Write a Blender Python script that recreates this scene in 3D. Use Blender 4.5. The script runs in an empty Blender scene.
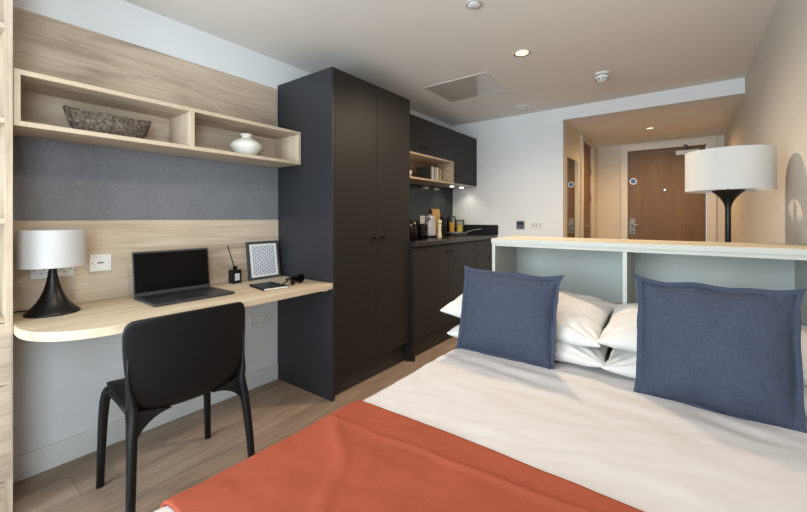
import bpy, bmesh, math, random
from mathutils import Vector, Matrix, noise
random.seed(4)
PI = math.pi
S = bpy.context.scene
C = S.collection

# ------------------------------------------------------------------ camera
TH = math.radians(36.8)
cam = bpy.data.cameras.new('camera'); co = bpy.data.objects.new('camera', cam); C.objects.link(co)
co.location = (0, 0, 1.2); co.rotation_euler = (PI/2, 0, TH)
cam.sensor_width = 36; cam.lens = 374.7/807*36; cam.sensor_fit = 'HORIZONTAL'
cam.shift_y = -(256-218)/807; cam.clip_start = 0.02
S.camera = co
S.view_settings.view_transform = 'Standard'; S.view_settings.look = 'None'
S.view_settings.gamma = 1; S.view_settings.use_curve_mapping = False
S.view_settings.exposure = 0.6

# ------------------------------------------------------------------ light
w = bpy.data.worlds.new('world'); S.world = w; w.use_nodes = True
bgn = w.node_tree.nodes['Background']; bgn.inputs[0].default_value = (0.72, 0.84, 1.0, 1); bgn.inputs[1].default_value = 1.6

def area(name, loc, rot, sx, sy, power, col, shape='RECTANGLE'):
    l = bpy.data.lights.new(name, 'AREA'); l.shape = shape; l.size = sx; l.size_y = sy; l.energy = power; l.color = col
    o = bpy.data.objects.new(name, l); C.objects.link(o); o.location = loc; o.rotation_euler = rot; return o
def spot(name, loc, power, col, angle=150, blend=0.7, size=0.05):
    l = bpy.data.lights.new(name, 'SPOT'); l.energy = power; l.color = col; l.spot_size = math.radians(angle)
    l.spot_blend = blend; l.shadow_soft_size = size
    o = bpy.data.objects.new(name, l); C.objects.link(o); o.location = loc; return o
# daylight arriving through the window behind the camera (faces +y)
area('window_daylight', (-1.05, -1.66, 1.32), (PI/2+.12, 0, 0), 2.6, 2.1, 118, (0.86, 0.93, 1.0))
area('added_side_fill', (0.66, -0.78, 1.35), (PI/2+.12, 0, PI/2), 1.15, 2.0, 50, (0.84, 0.92, 1.0))  # fill from an unseen side window, added to brighten the desk wall
WARM = (1.0, 0.74, 0.48)
spot('room_downlight_beam', (-0.926, 2.651, 2.355), 80, (1.0, 0.78, 0.55), 165, 0.8)
spot('added_downlight_beam', (-0.926, 0.55, 2.355), 26, (1.0, 0.80, 0.60), 165, 0.8)  # unseen extra lamp, added for more warm light around the desk
spot('hall_downlight_beam', (-0.316, 5.223, 2.235), 52, (1.0, 0.64, 0.32), 170, 0.8)
spot('hood_lamp_beam_a', (-2.13, 3.88, 1.562), 1.5, (1.0, 0.93, 0.78), 140, 0.8, 0.02)
spot('hood_lamp_beam_b', (-2.13, 4.12, 1.562), 1.1, (1.0, 0.93, 0.78), 125, 0.8, 0.02)

# ------------------------------------------------------------------ materials
def srgb(h):
    h = h.lstrip('#'); v = [int(h[i:i+2], 16)/255 for i in (0, 2, 4)]
    return tuple(c/12.92 if c <= .04045 else ((c+.055)/1.055)**2.4 for c in v)+(1,)
def base(name, col, rough=.5, metal=0, spec=.5, coat=0):
    m = bpy.data.materials.new(name); m.use_nodes = True
    b = m.node_tree.nodes['Principled BSDF']
    b.inputs['Base Color'].default_value = srgb(col) if isinstance(col, str) else col
    b.inputs['Roughness'].default_value = rough; b.inputs['Metallic'].default_value = metal
    b.inputs['Specular IOR Level'].default_value = spec; b.inputs['Coat Weight'].default_value = coat
    return m, m.node_tree, b
def N(t, kind, **kw):
    n = t.nodes.new(kind)
    for k, v in kw.items(): setattr(n, k, v)
    return n
def coords(t, scale=(1, 1, 1), rot=(0, 0, 0)):
    tc = N(t, 'ShaderNodeTexCoord'); mp = N(t, 'ShaderNodeMapping')
    mp.inputs['Scale'].default_value = scale; mp.inputs['Rotation'].default_value = rot
    t.links.new(tc.outputs['Object'], mp.inputs[0]); return mp.outputs[0]
def nz(t, vec, scale, detail=4, rough=.5, dist=0):
    n = N(t, 'ShaderNodeTexNoise'); n.inputs['Scale'].default_value = scale; n.inputs['Detail'].default_value = detail
    n.inputs['Roughness'].default_value = rough; n.inputs['Distortion'].default_value = dist
    t.links.new(vec, n.inputs['Vector']); return n.outputs[0]
def ramp(t, fac, stops):
    r = N(t, 'ShaderNodeValToRGB'); e = r.color_ramp.elements
    e[0].position, e[0].color = stops[0][0], srgb(stops[0][1]); e[1].position, e[1].color = stops[-1][0], srgb(stops[-1][1])
    for p, c in stops[1:-1]: k = e.new(p); k.color = srgb(c)
    t.links.new(fac, r.inputs[0]); return r.outputs[0]
def bump(t, b, h, strength=.1, dist=.01):
    n = N(t, 'ShaderNodeBump'); n.inputs['Strength'].default_value = strength; n.inputs['Distance'].default_value = dist
    t.links.new(h, n.inputs['Height']); t.links.new(n.outputs[0], b.inputs['Normal'])
def mul(t, a, bcol, fac=1.0, mode='MULTIPLY'):
    n = N(t, 'ShaderNodeMixRGB'); n.blend_type = mode; n.inputs[0].default_value = fac
    t.links.new(a, n.inputs[1]); t.links.new(bcol, n.inputs[2]); return n.outputs[0]
def plain(name, col, rough=.5, metal=0, spec=.5, var=.0, vs=20, bmp=0, bs=200, coat=0):
    m, t, b = base(name, col, rough, metal, spec, coat)
    v = coords(t)
    if var:
        c = srgb(col); n = nz(t, v, vs, 3)
        r = N(t, 'ShaderNodeValToRGB'); e = r.color_ramp.elements
        e[0].position = .3; e[1].position = .7
        e[0].color = tuple(x*(1-var) for x in c[:3])+(1,); e[1].color = tuple(min(1, x*(1+var)) for x in c[:3])+(1,)
        t.links.new(n, r.inputs[0]); t.links.new(r.outputs[0], b.inputs['Base Color'])
    if bmp: bump(t, b, nz(t, v, bs, 2), bmp, .002)
    return m
def wood(name, stops, axis=1, rough=.55, k=1.0, spec=.4, fine='#d8d0c4'):
    m, t, b = base(name, '#888888', rough, 0, spec)
    sc = [5.5*k]*3; sc[axis] = .7*k
    v = coords(t, tuple(sc)); a = nz(t, v, 1.3, 6, .62, .9)
    col = ramp(t, a, stops)
    sc2 = [90*k]*3; sc2[axis] = 2.2*k
    f = nz(t, coords(t, tuple(sc2)), 1.0, 3, .6)
    fc = ramp(t, f, [(.3, fine), (.62, '#ffffff')])
    t.links.new(mul(t, col, fc, .55), b.inputs['Base Color'])
    bump(t, b, f, .08, .002); return m
OAK = [(.20, '#8a786a'), (.36, '#ae9c8a'), (.50, '#c6b5a1'), (.64, '#cfc0ad'), (.8, '#bcab98')]
M = {}
M['oak'] = wood('light_oak_along_y', OAK, 1)
M['oak_z'] = wood('light_oak_along_z', OAK, 2)
M['oak_x'] = wood('light_oak_along_x', OAK, 0)
M['oak_edge'] = plain('oak_edging', '#bdad95', .5, var=.05, vs=30)
M['desk_oak'] = wood('desk_oak', [(.25, '#b09c84'), (.42, '#c4b29a'), (.56, '#d0c0a8'), (.75, '#d8cab4')], 1)
M['cap_oak'] = wood('cap_oak', [(.2, '#bcae98'), (.5, '#c9bca6'), (.8, '#d2c6b2')], 0)
M['door_wood'] = wood('door_veneer', [(.2, '#66451f'), (.5, '#76542b'), (.8, '#826033')], 2, .45, .7)
M['wall'] = plain('white_wall_paint', '#dfe0e2', .8, var=.015, vs=3, bmp=.05, bs=400)
M['wall_right'] = plain('beige_grey_wall_covering', '#cdc6bc', .75, var=.03, vs=60, bmp=.12, bs=500)
M['ceiling'] = plain('ceiling_paint', '#e6e2dd', .85, var=.012, vs=3, bmp=.04, bs=400)
M['gloss_paint'] = plain('semi_gloss_paint', '#cfc9c2', .12, spec=.9, var=.01, coat=.6)
M['hall_wall'] = plain('hall_wall_paint', '#d8d0c2', .8, var=.015, vs=3)
M['trim'] = plain('white_trim_paint', '#dcdcda', .45, var=.01, vs=5)
M['hall_trim'] = plain('hall_trim_paint', '#d9d2c6', .45, var=.01, vs=5)
M['white_board'] = plain('offwhite_board', '#b6b6b0', .5, var=.02, vs=8)
M['pale_board'] = plain('pale_grey_green_board', '#b4b8b4', .6, var=.02, vs=6)
M['cab'] = plain('charcoal_cabinet_board', '#1c1a19', .5, spec=.4, var=.04, vs=120, bmp=.05, bs=600)
M['cab_side_lit'] = plain('charcoal_side_board_lit', '#26272b', .45, spec=.4, var=.04, vs=120, bmp=.05, bs=600)  # same board as the cabinet fronts; lighter, cooler light put into its colour
M['plinth'] = plain('dark_plinth', '#2a2827', .5, var=.04, vs=40)
M['black_metal'] = plain('black_metal', '#141414', .35, .6, var=.03)
M['black_lamp'] = plain('satin_black_lamp', '#08080a', .38, spec=.4, var=.03)
M['black_plastic'] = plain('black_plastic', '#0b0b0d', .5, spec=.35, var=.04, vs=60, bmp=.04, bs=900)
M['worktop'] = plain('dark_worktop', '#26262a', .22, spec=.5, var=.12, vs=200)
M['splash'] = plain('dark_glass_splashback', '#1b2023', .16, spec=.45, var=.03)
M['hob'] = plain('black_hob_glass', '#08080a', .05, spec=.7, var=.02)
M['chrome'] = plain('brushed_steel', '#b9b9b7', .28, 1, var=.04, vs=50)
M['dull_steel'] = plain('dull_steel', '#8a8a88', .5, .5, var=.04)
M['dark_steel'] = plain('dark_steel', '#55565a', .4, .9, var=.04)
M['white_plastic'] = plain('white_plastic', '#dededc', .35, var=.01)
M['grey_plastic'] = plain('pale_grey_plastic', '#b4b4b8', .4, var=.02)
M['screw'] = plain('small_dark_marks', '#4a4a4d', .5, var=.02)
M['ceramic'] = plain('white_ceramic', '#dcdad2', .35, var=.02, vs=20)
M['cream_mill'] = plain('cream_lacquer', '#d8ccaa', .35, var=.03)
M['kettle'] = plain('pale_grey_kettle', '#b3b4b8', .35, .15, var=.03)
M['board'] = wood('bamboo_board', [(.3, '#b98d50'), (.6, '#cfa566'), (.8, '#d9b57a')], 2)
M['juice'] = plain('orange_fill', '#ffb020', .5, var=.15, vs=60)
M['pasta'] = plain('yellow_pasta', '#ffcc44', .6, var=.25, vs=90)
M['paper'] = plain('paper', '#e4e2dc', .8, var=.02)
M['grey_book'] = plain('grey_book_cover', '#a9acae', .6, var=.04)
M['beige_book'] = plain('beige_book_cover', '#b9a88c', .6, var=.04)
M['brown_bottle'] = plain('dark_bottle_glass', '#1a1412', .15, var=.05)
M['charcoal_frame'] = plain('charcoal_frame', '#3c3f44', .5, var=.05)
M['laptop'] = plain('gunmetal_laptop', '#4b4d50', .38, .7, var=.03)
M['keys'] = plain('laptop_keys', '#1a1b1d', .5, var=.04)
M['screen'] = plain('black_screen_glass', '#050506', .12, spec=.15, var=.01)
M['duvet'] = plain('white_cotton', '#c9c5c5', .9, spec=.2, var=.015, vs=6, bmp=.15, bs=900)
M['pillow'] = plain('white_pillowcase', '#cfccc9', .9, spec=.2, var=.02, vs=5, bmp=.15, bs=900)
M['mattress'] = plain('mattress_ticking', '#c9c7c2', .9, var=.03)
M['bed_base'] = plain('grey_bed_base', '#6d6a68', .9, var=.05, vs=80, bmp=.2, bs=700)
def weave(name, c1, c2, sc=520, rough=.9, b_=.35, sheen=.0):
    m, t, b = base(name, c1, rough, 0, .2); b.inputs['Sheen Weight'].default_value = sheen
    v = coords(t)
    def stretched(s):
        return nz(t, coords(t, s), 1, 2, .6)
    a = mul(t, stretched((sc, sc/14, sc/14)), stretched((sc/14, sc, sc)), .5, 'MIX')
    col = ramp(t, a, [(.38, c1), (.62, c2)])
    lo = nz(t, v, 9, 3); lc = ramp(t, lo, [(.3, '#f4f4f4'), (.7, '#ffffff')])
    t.links.new(mul(t, col, lc, 1), b.inputs['Base Color']); bump(t, b, a, b_, .002); return m
M['blue'] = weave('slate_blue_linen', '#363b4a', '#464c5e', 700)
M['blue_hem'] = weave('slate_blue_linen_hem', '#2e3547', '#3a4256', 700)
M['throw'] = weave('terracotta_cotton', '#944733', '#9e4f3a', 600, .85, .2)
M['pinboard'] = weave('grey_pinboard_fabric', '#6f7075', '#7c7d82', 900, .95, .2)
def floor_mat():
    m, t, b = base('grey_oak_plank_floor', '#888888', .45, 0, .4)
    tc = N(t, 'ShaderNodeTexCoord'); mp = N(t, 'ShaderNodeMapping'); mp.inputs['Rotation'].default_value = (0, 0, PI/2)
    t.links.new(tc.outputs['Object'], mp.inputs[0])
    br = N(t, 'ShaderNodeTexBrick'); br.offset = .37; br.inputs['Scale'].default_value = 1
    br.inputs['Brick Width'].default_value = 1.25; br.inputs['Row Height'].default_value = .19
    br.inputs['Mortar Size'].default_value = .0012; br.inputs['Mortar Smooth'].default_value = .3
    br.inputs['Color1'].default_value = srgb('#c9c1b8'); br.inputs['Color2'].default_value = srgb('#fff8f0'); br.inputs['Mortar'].default_value = srgb('#6b6058')
    t.links.new(mp.outputs[0], br.inputs['Vector'])
    a = nz(t, coords(t, (7, .8, 1)), 1.6, 6, .65, .8)
    col = ramp(t, a, [(.25, '#8f7c6e'), (.45, '#a59283'), (.6, '#b3a192'), (.8, '#bfae9f')])
    f = nz(t, coords(t, (110, 3, 1)), 1, 3); fc = ramp(t, f, [(.3, '#cfc6bd'), (.65, '#ffffff')])
    t.links.new(mul(t, mul(t, col, fc, .7), br.outputs['Color'], .85), b.inputs['Base Color'])
    bump(t, b, f, .06, .002); return m
M['floor'] = floor_mat()
def shade_mat():
    m, t, b = base('white_fabric_shade', '#d2d2d2', .8, 0, .2)
    b.inputs['Subsurface Weight'].default_value = 0
    v = coords(t); n = nz(t, coords(t, (500, 500, 60)), 1, 2); bump(t, b, n, .08, .001)
    tr = N(t, 'ShaderNodeBsdfTranslucent'); tr.inputs[0].default_value = srgb('#f4efe8')
    mx = N(t, 'ShaderNodeMixShader'); mx.inputs[0].default_value = .3
    t.links.new(b.outputs[0], mx.inputs[1]); t.links.new(tr.outputs[0], mx.inputs[2])
    t.links.new(mx.outputs[0], t.nodes['Material Output'].inputs[0]); return m
M['shade'] = shade_mat()
def emit(name, col, s):
    m, t, b = base(name, col, .5); b.inputs['Emission Color'].default_value = srgb(col); b.inputs['Emission Strength'].default_value = s
    return m
M['bronze'] = plain('bronze_reflector', '#6d5a3c', .3, .8)
M['glow'] = emit('lit_downlight', '#ffe6ae', 1.3); M['glow_hall'] = emit('lit_hall_downlight', '#ffe2b0', 1.6)
M['glow_hood'] = emit('lit_hood_lamp', '#fff4dc', 6.0)
def mirror_mat():
    m, t, b = base('mirror_silver', '#d8d8d4', .015, 1)
    return m
M['mirror'] = mirror_mat()
def glass_mat():
    m, t, b = base('clear_glass', '#ffffff', .03)
    tr = N(t, 'ShaderNodeBsdfTransparent'); tr.inputs[0].default_value = (.93, .96, .95, 1)
    gl = N(t, 'ShaderNodeBsdfGlossy'); gl.inputs['Roughness'].default_value = .03
    fr = N(t, 'ShaderNodeFresnel'); fr.inputs[0].default_value = 1.45
    mx = N(t, 'ShaderNodeMixShader')
    t.links.new(fr.outputs[0], mx.inputs[0]); t.links.new(tr.outputs[0], mx.inputs[1]); t.links.new(gl.outputs[0], mx.inputs[2])
    t.links.new(mx.outputs[0], t.nodes['Material Output'].inputs[0]); return m
M['glass'] = glass_mat()
def stone_mat():
    m, t, b = base('rough_brown_stone', '#4f463f', .95, 0, .2)
    v = coords(t); a = nz(t, v, 70, 5, .7); col = ramp(t, a, [(.3, '#2e2824'), (.5, '#5a5048'), (.68, '#857a70')])
    t.links.new(col, b.inputs['Base Color']); bump(t, b, a, .9, .006); return m
M['stone'] = stone_mat()
def print_mat():
    # chains of small rings in columns, dark on pale paper (local x across, z up)
    m, t, b = base('patterned_print', '#e2e3e8', .6)
    tc = N(t, 'ShaderNodeTexCoord'); sp = N(t, 'ShaderNodeSeparateXYZ'); t.links.new(tc.outputs['Object'], sp.inputs[0])
    def mth(op, a, b_=None, c=None):
        n = N(t, 'ShaderNodeMath', operation=op)
        for i, q in enumerate((a, b_, c)):
            if q is None: continue
            if isinstance(q, (int, float)): n.inputs[i].default_value = q
            else: t.links.new(q, n.inputs[i])
        return n.outputs[0]
    cx = mth('COSINE', mth('MULTIPLY', sp.outputs[0], 2*PI/.0326)); cz = mth('COSINE', mth('MULTIPLY', sp.outputs[2], 2*PI/.0245))
    sx = mth('COSINE', mth('MULTIPLY', sp.outputs[0], 4*PI/.0326)); 
    prod = mth('MULTIPLY', cx, cz)
    ring = mth('ABSOLUTE', mth('SUBTRACT', prod, .28))
    dark1 = mth('LESS_THAN', ring, .15)
    dark2 = mth('LESS_THAN', prod, -.45)
    s = mth('MAXIMUM', dark1, dark2)
    mx = N(t, 'ShaderNodeMixRGB'); t.links.new(s, mx.inputs[0]); mx.inputs[1].default_value = srgb('#e0e2ea'); mx.inputs[2].default_value = srgb('#4a4c5c')
    t.links.new(mx.outputs[0], b.inputs['Base Color']); return m
M['print'] = print_mat()

# ------------------------------------------------------------------ helpers
def BM(): return bmesh.new()
def box(bm, x0, x1, y0, y1, z0, z1, bev=0, seg=2, mi=0):
    x0, x1 = sorted((x0, x1)); y0, y1 = sorted((y0, y1)); z0, z1 = sorted((z0, z1))
    r = bmesh.ops.create_cube(bm, size=1)
    for v in r['verts']: v.co = Vector(((x0+x1)/2+v.co.x*(x1-x0), (y0+y1)/2+v.co.y*(y1-y0), (z0+z1)/2+v.co.z*(z1-z0)))
    fs = {f for v in r['verts'] for f in v.link_faces}
    for f in fs: f.material_index = mi
    if bev:
        es = list({e for v in r['verts'] for e in v.link_edges})
        bmesh.ops.bevel(bm, geom=es, offset=bev, segments=seg, affect='EDGES', profile=.5)
    return bm
def lathe(bm, prof, cx=0, cy=0, cz=0, n=48, sx=1, sy=1, mi=0, cap=True):
    rings = []
    for r, z in prof:
        rings.append([bm.verts.new((cx+r*sx*math.cos(2*PI*i/n), cy+r*sy*math.sin(2*PI*i/n), cz+z)) for i in range(n)])
    for a, b in zip(rings, rings[1:]):
        for i in range(n):
            f = bm.faces.new((a[i], a[(i+1) % n], b[(i+1) % n], b[i])); f.material_index = mi; f.smooth = True
    if cap:
        if prof[0][0] > 0: bm.faces.new(rings[0][::-1]).material_index = mi
        if prof[-1][0] > 0: bm.faces.new(rings[-1]).material_index = mi
    return bm
def tube(bm, pts, rad, n=10, mi=0, flat=1.0):
    pts = [Vector(p) for p in pts]; rs = rad if isinstance(rad, (list, tuple)) else [rad]*len(pts)
    rings = []; up = Vector((0, 0, 1)); prev = None
    for i, p in enumerate(pts):
        d = (pts[min(i+1, len(pts)-1)]-pts[max(i-1, 0)]).normalized()
        if prev is None:
            a = up.cross(d)
            if a.length < .1: a = Vector((1, 0, 0)).cross(d)
        else: a = prev-d*prev.dot(d)
        a.normalize(); prev = a; b = d.cross(a)
        rings.append([bm.verts.new(p+a*rs[i]*math.cos(2*PI*k/n)+b*rs[i]*flat*math.sin(2*PI*k/n)) for k in range(n)])
    for a, b in zip(rings, rings[1:]):
        for k in range(n):
            f = bm.faces.new((a[k], a[(k+1) % n], b[(k+1) % n], b[k])); f.smooth = True; f.material_index = mi
    bm.faces.new(rings[0][::-1]); bm.faces.new(rings[-1])
    return bm
def prism(bm, pts, z0, z1, mi=0):
    lo = [bm.verts.new((x, y, z0)) for x, y in pts]; hi = [bm.verts.new((x, y, z1)) for x, y in pts]
    bm.faces.new(lo[::-1]); bm.faces.new(hi)
    n = len(pts)
    for i in range(n): bm.faces.new((lo[i], lo[(i+1) % n], hi[(i+1) % n], hi[i]))
    return bm
def obj(name, bm, mat, parent=None, local=False, smooth=None):
    """link the shape as ONE mesh object; coordinates are world unless local"""
    bmesh.ops.recalc_face_normals(bm, faces=bm.faces)
    if parent and not local:
        l = Vector((0, 0, 0)); p = parent
        while p: l += p.location; p = p.parent
        bmesh.ops.translate(bm, verts=bm.verts, vec=-l)
    me = bpy.data.meshes.new(name); 
    if smooth:
        for f in bm.faces: f.smooth = True
        for e in bm.edges:
            if len(e.link_faces) == 2 and e.calc_face_angle(0) > math.radians(smooth): e.smooth = False
    bm.to_mesh(me); bm.free()
    for m in (mat if isinstance(mat, (list, tuple)) else [mat]): me.materials.append(M[m])
    o = bpy.data.objects.new(name, me); C.objects.link(o)
    if parent: o.parent = parent
    return o
def tag(o, label, cat, group=None, kind=None):
    o['label'] = label; o['category'] = cat
    if group: o['group'] = group
    if kind: o['kind'] = kind
    return o
def thing(name, label, cat, loc=(0, 0, 0), rz=0, group=None):
    o = bpy.data.objects.new(name, None); C.objects.link(o); o.location = loc; o.rotation_euler = (0, 0, rz)
    o.empty_display_size = .1
    return tag(o, label, cat, group)
def struct(name, bm, mat, label=None, parent=None):
    o = obj(name, bm, mat, parent)
    if not parent: o['kind'] = 'structure'; o['label'] = label; o['category'] = name.split('_')[0]
    return o
def dup(root, loc=None, label=None, rz=None):
    r = root.copy(); C.objects.link(r)
    if loc: r.location = loc
    if rz is not None: r.rotation_euler = (0, 0, rz)
    if label: r['label'] = label
    for ch in list(root.children):
        c = ch.copy(); C.objects.link(c); c.parent = r
        for g in ch.children:
            d = g.copy(); C.objects.link(d); d.parent = c
    return r

# ------------------------------------------------------------------ setting
XL, XR, YF, YB, ZC = -2.435, 0.41, 4.235, -1.45, 2.38
HX, HY, HZ = -1.036, 6.2, 2.25
KX = -2.375                       # kitchen service wall stands a little proud
struct('floor', box(BM(), XL-.1, XR+.1, YB-.1, HY+.1, -.05, 0), 'floor', 'grey-brown oak plank floor running towards the hall')
struct('ceiling', box(BM(), XL-.1, XR+.1, YB-.1, YF, ZC, ZC+.1), 'ceiling', 'flat pale ceiling over the bed and desk')
struct('ceiling_hall', box(BM(), HX-.1, XR+.1, YF+.1, HY, HZ, HZ+.1), 'ceiling', 'lower ceiling over the entrance hall')
struct('wall_left', box(BM(), XL-.1, XL, YB-.1, YF+.1, 0, ZC), 'wall', 'white wall behind the desk')
struct('wall_service', box(BM(), XL, KX, 2.56, YF, 0, ZC), 'wall', 'boxed-out wall behind the kitchen units')
bm = BM(); box(bm, XR, XR+.1, -.20, HY+.1, 0, ZC); box(bm, XR, XR+.1, YB-.1, -1.35, 0, ZC); box(bm, XR, XR+.1, -1.35, -.20, 0, .35); box(bm, XR, XR+.1, -1.35, -.20, 2.32, ZC)
struct('wall_right', bm, 'wall_right', 'beige grey wall beside the bed')
bm = BM(); box(bm, XL, HX, YF, YF+.1, 0, ZC); box(bm, HX, XR, YF, YF+.1, HZ, ZC)
struct('wall_far', bm, 'wall', 'white wall with the header over the hall opening')
bm = BM(); box(bm, HX-.1, HX, YF+.1, 5.13, 0, HZ); box(bm, HX-.1, HX, 5.76, HY, 0, HZ); box(bm, HX-.1, HX, 5.13, 5.76, 2.19, HZ)
struct('wall_hall_left', bm, 'hall_wall', 'hall wall with the mirror and inner door')
bm = BM(); box(bm, HX-.1, -.64, HY, HY+.1, 0, HZ); box(bm, .235, XR, HY, HY+.1, 0, HZ); box(bm, -.64, .235, HY, HY+.1, 2.145, HZ)
struct('wall_hall_end', bm, 'hall_wall', 'end wall of the hall around the entrance door')
WX0, WX1, WZ0, WZ1 = -2.32, .3, .35, 2.32
bm = BM(); box(bm, XL, WX0, YB-.1, YB, 0, ZC); box(bm, WX1, XR, YB-.1, YB, 0, ZC); box(bm, WX0, WX1, YB-.1, YB, 0, WZ0); box(bm, WX0, WX1, YB-.1, YB, WZ1, ZC)
struct('wall_window', bm, 'wall', 'wall with the wide window behind the camera')
bm = BM()
for a, b, c, d in ((WX0, WX0+.05, WZ0, WZ1), (WX1-.05, WX1, WZ0, WZ1), (-1.025, -.975, WZ0+.05, WZ1-.05)): box(bm, a, b, YB-.08, YB-.03, c, d, .004)
for c, d in ((WZ0, WZ0+.05), (WZ1-.05, WZ1)): box(bm, WX0+.05, WX1-.05, YB-.08, YB-.03, c, d, .004)
wn = struct('window_1', bm, 'trim', 'wide white framed window')
obj('pane', box(BM(), WX0+.05, WX1-.05, YB-.058, YB-.052, WZ0+.05, WZ1-.05), 'glass', wn)
bm = BM()
for a, b in ((-1.35, -1.30), (-.25, -.20)): box(bm, XR+.03, XR+.08, a, b, .35, 2.32, .004)
for c, d in ((.35, .40), (2.27, 2.32)): box(bm, XR+.03, XR+.08, -1.30, -.25, c, d, .004)
wn = struct('window_added', bm, 'trim', 'unseen white framed side window, added to light the desk wall')  # invented window out of view, goes with the added side fill
obj('pane', box(BM(), XR+.052, XR+.058, -1.30, -.25, .40, 2.27), 'glass', wn)
def skirt(name, pts, lab): 
    bm = BM()
    for a in pts:
        box(bm, *a, .004)
    struct(name, bm, 'trim', lab)
skirt('baseboard_left', [(XL, XL+.014, .262, 1.678, 0, .115)], 'white skirting board under the desk')
skirt('baseboard_right', [(XR-.014, XR, 2.40, 6.2, 0, .115)], 'white skirting board along the right wall')
skirt('baseboard_hall', [(HX, HX+.014, 4.235, 5.04, 0, .115)], 'white skirting board in the hall')

# entrance door
d = BM(); box(d, -.725, -.64, HY-.025, HY+.06, 0, 2.225, .003); box(d, .235, .33, HY-.025, HY+.06, 0, 2.225, .003); box(d, -.64, .235, HY-.025, HY+.06, 2.145, 2.225, .003)
struct('trim_1', d, 'hall_trim', 'pale frame around the entrance door')
dr = struct('door_1', box(BM(), -.635, .230, HY+.012, HY+.055, .006, 2.14, .002), 'door_wood', 'brown wood veneer entrance door')
DY = HY+.012
hp = obj('lock_plate', box(BM(), -.622, -.545, DY-.012, DY, .965, 1.19, .006), 'dull_steel', dr)
bm = BM(); tube(bm, [(-.585, DY-.012, 1.10), (-.585, DY-.055, 1.10), (-.57, DY-.06, 1.10), (-.47, DY-.06, 1.10)], .009); obj('lever', bm, 'chrome', hp)
bm = BM(); box(bm, -.60, -.57, DY-.015, DY-.011, 1.06, 1.075, .001); box(bm, -.60, -.57, DY-.015, DY-.011, .99, 1.02, .001); obj('keyhole', bm, 'screw', hp)
def disc(bm, c, r, t, axis, n=28):
    b2 = [(r, 0), (r, t)]
    vs0 = len(bm.verts); lathe(bm, b2, n=n); bm.verts.ensure_lookup_table()
    rot = {'y': Matrix.Rotation(PI/2, 3, 'X'), 'x': Matrix.Rotation(PI/2, 3, 'Y'), 'z': Matrix.Identity(3)}[axis]
    for v in bm.verts[vs0:]: v.co = rot @ v.co + Vector(c)
M['sticker_blue'] = plain('blue_sign', '#2a6db4', .5, var=.02)
bm = BM(); disc(bm, (-.575, DY, 1.72), .046, .002, 'y'); st = obj('fire_door_sign', bm, 'white_plastic', dr)
bm = BM(); disc(bm, (-.575, DY-.002, 1.72), .031, .001, 'y'); obj('sign_dot', bm, 'sticker_blue', st)
bm = BM(); disc(bm, (-.207, DY, 1.583), .011, .006, 'y'); obj('door_viewer', bm, 'chrome', dr)
cl = obj('door_closer', box(BM(), -.085, .165, DY-.055, DY, 2.035, 2.095, .006), 'white_plastic', dr)
bm = BM(); box(bm, -.105, -.086, DY-.045, DY, 2.03, 2.09, .003); box(bm, .166, .185, DY-.045, DY, 2.03, 2.09, .003)
tube(bm, [(.02, DY-.03, 2.095), (.02, DY-.03, 2.115), (.05, DY-.075, 2.12), (.03, DY-.04, 2.155), (.0, DY-.036, 2.165)], .009); obj('closer_arm', bm, 'dark_steel', cl)
# inner door in the hall's left wall
d = BM(); box(d, HX-.06, HX+.028, 5.055, 5.135, 0, 2.247, .003); box(d, HX-.06, HX+.028, 5.755, 5.83, 0, 2.247, .003); box(d, HX-.06, HX+.028, 5.135, 5.755, 2.185, 2.247, .003)
struct('trim_2', d, 'hall_trim', 'pale frame around the inner hall door')
dr2 = struct('door_2', box(BM(), HX-.05, HX-.008, 5.137, 5.753, .006, 2.183, .002), 'door_wood', 'brown wood inner hall door')
for z in (1.86, 1.48):
    bm = BM(); tube(bm, [(HX-.002, 5.745, z-.05), (HX-.002, 5.745, z+.05)], .007); obj('hinge', bm, 'chrome', dr2)
bm = BM(); tube(bm, [(HX-.008, 5.20, 1.10), (HX+.045, 5.20, 1.10), (HX+.05, 5.22, 1.10), (HX+.05, 5.30, 1.10)], .009); obj('lever', bm, 'chrome', dr2)

# ------------------------------------------------------------------ hall mirror
bm = prism(BM(), [(HX, 4.41), (HX+.005, 4.41), (HX+.015, 4.89), (HX, 4.89)], .45, 1.875)
m_ = obj('wall_mirror', bm, 'dark_steel'); tag(m_, 'tall narrow mirror on the hall wall, reflecting the entrance door', 'mirror')
bm = prism(BM(), [(HX+.0051, 4.414), (HX+.0081, 4.414), (HX+.0180, 4.886), (HX+.0150, 4.886)], .454, 1.871); obj('mirror_glass', bm, 'mirror', m_)

# ------------------------------------------------------------------ tall shelving unit at far left
UX, UY = -2.13, .262
t = thing('shelving_unit', 'tall light oak shelving unit with drawers at the left edge, beside the desk', 'shelving unit', (-2.28, -.15, 0))
UY0 = -.52
bm = BM(); box(bm, XL+.002, UX, UY-.022, UY, 0, 2.30, .001); obj('side_panel', bm, 'oak_z', t)
bm = BM(); box(bm, XL+.002, UX, UY0, UY0+.022, 0, 2.30, .001); obj('side_panel', bm, 'oak_z', t)
bm = BM(); box(bm, XL+.002, XL+.012, UY0+.022, UY-.022, .80, 2.278, 0); obj('back_panel', bm, 'oak', t)
for z in (2.278, 1.945, 1.572, 1.178, .79):
    obj('shelf', box(BM(), XL+.012 if z > .8 else XL+.002, UX-.002, UY0+.022, UY-.022, z, z+.02, .001), 'oak', t)
for z0, z1 in ((.545, .786), (.168, .541)):
    dw = obj('drawer', box(BM(), XL+.02, UX+.001, UY0+.023, UY-.004, z0, z1, .002), 'oak', t)
bm = BM(); box(bm, XL+.02, UX-.004, UY0+.022, UY-.022, 0, .163, .001); obj('plinth', bm, 'oak', t)

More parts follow.
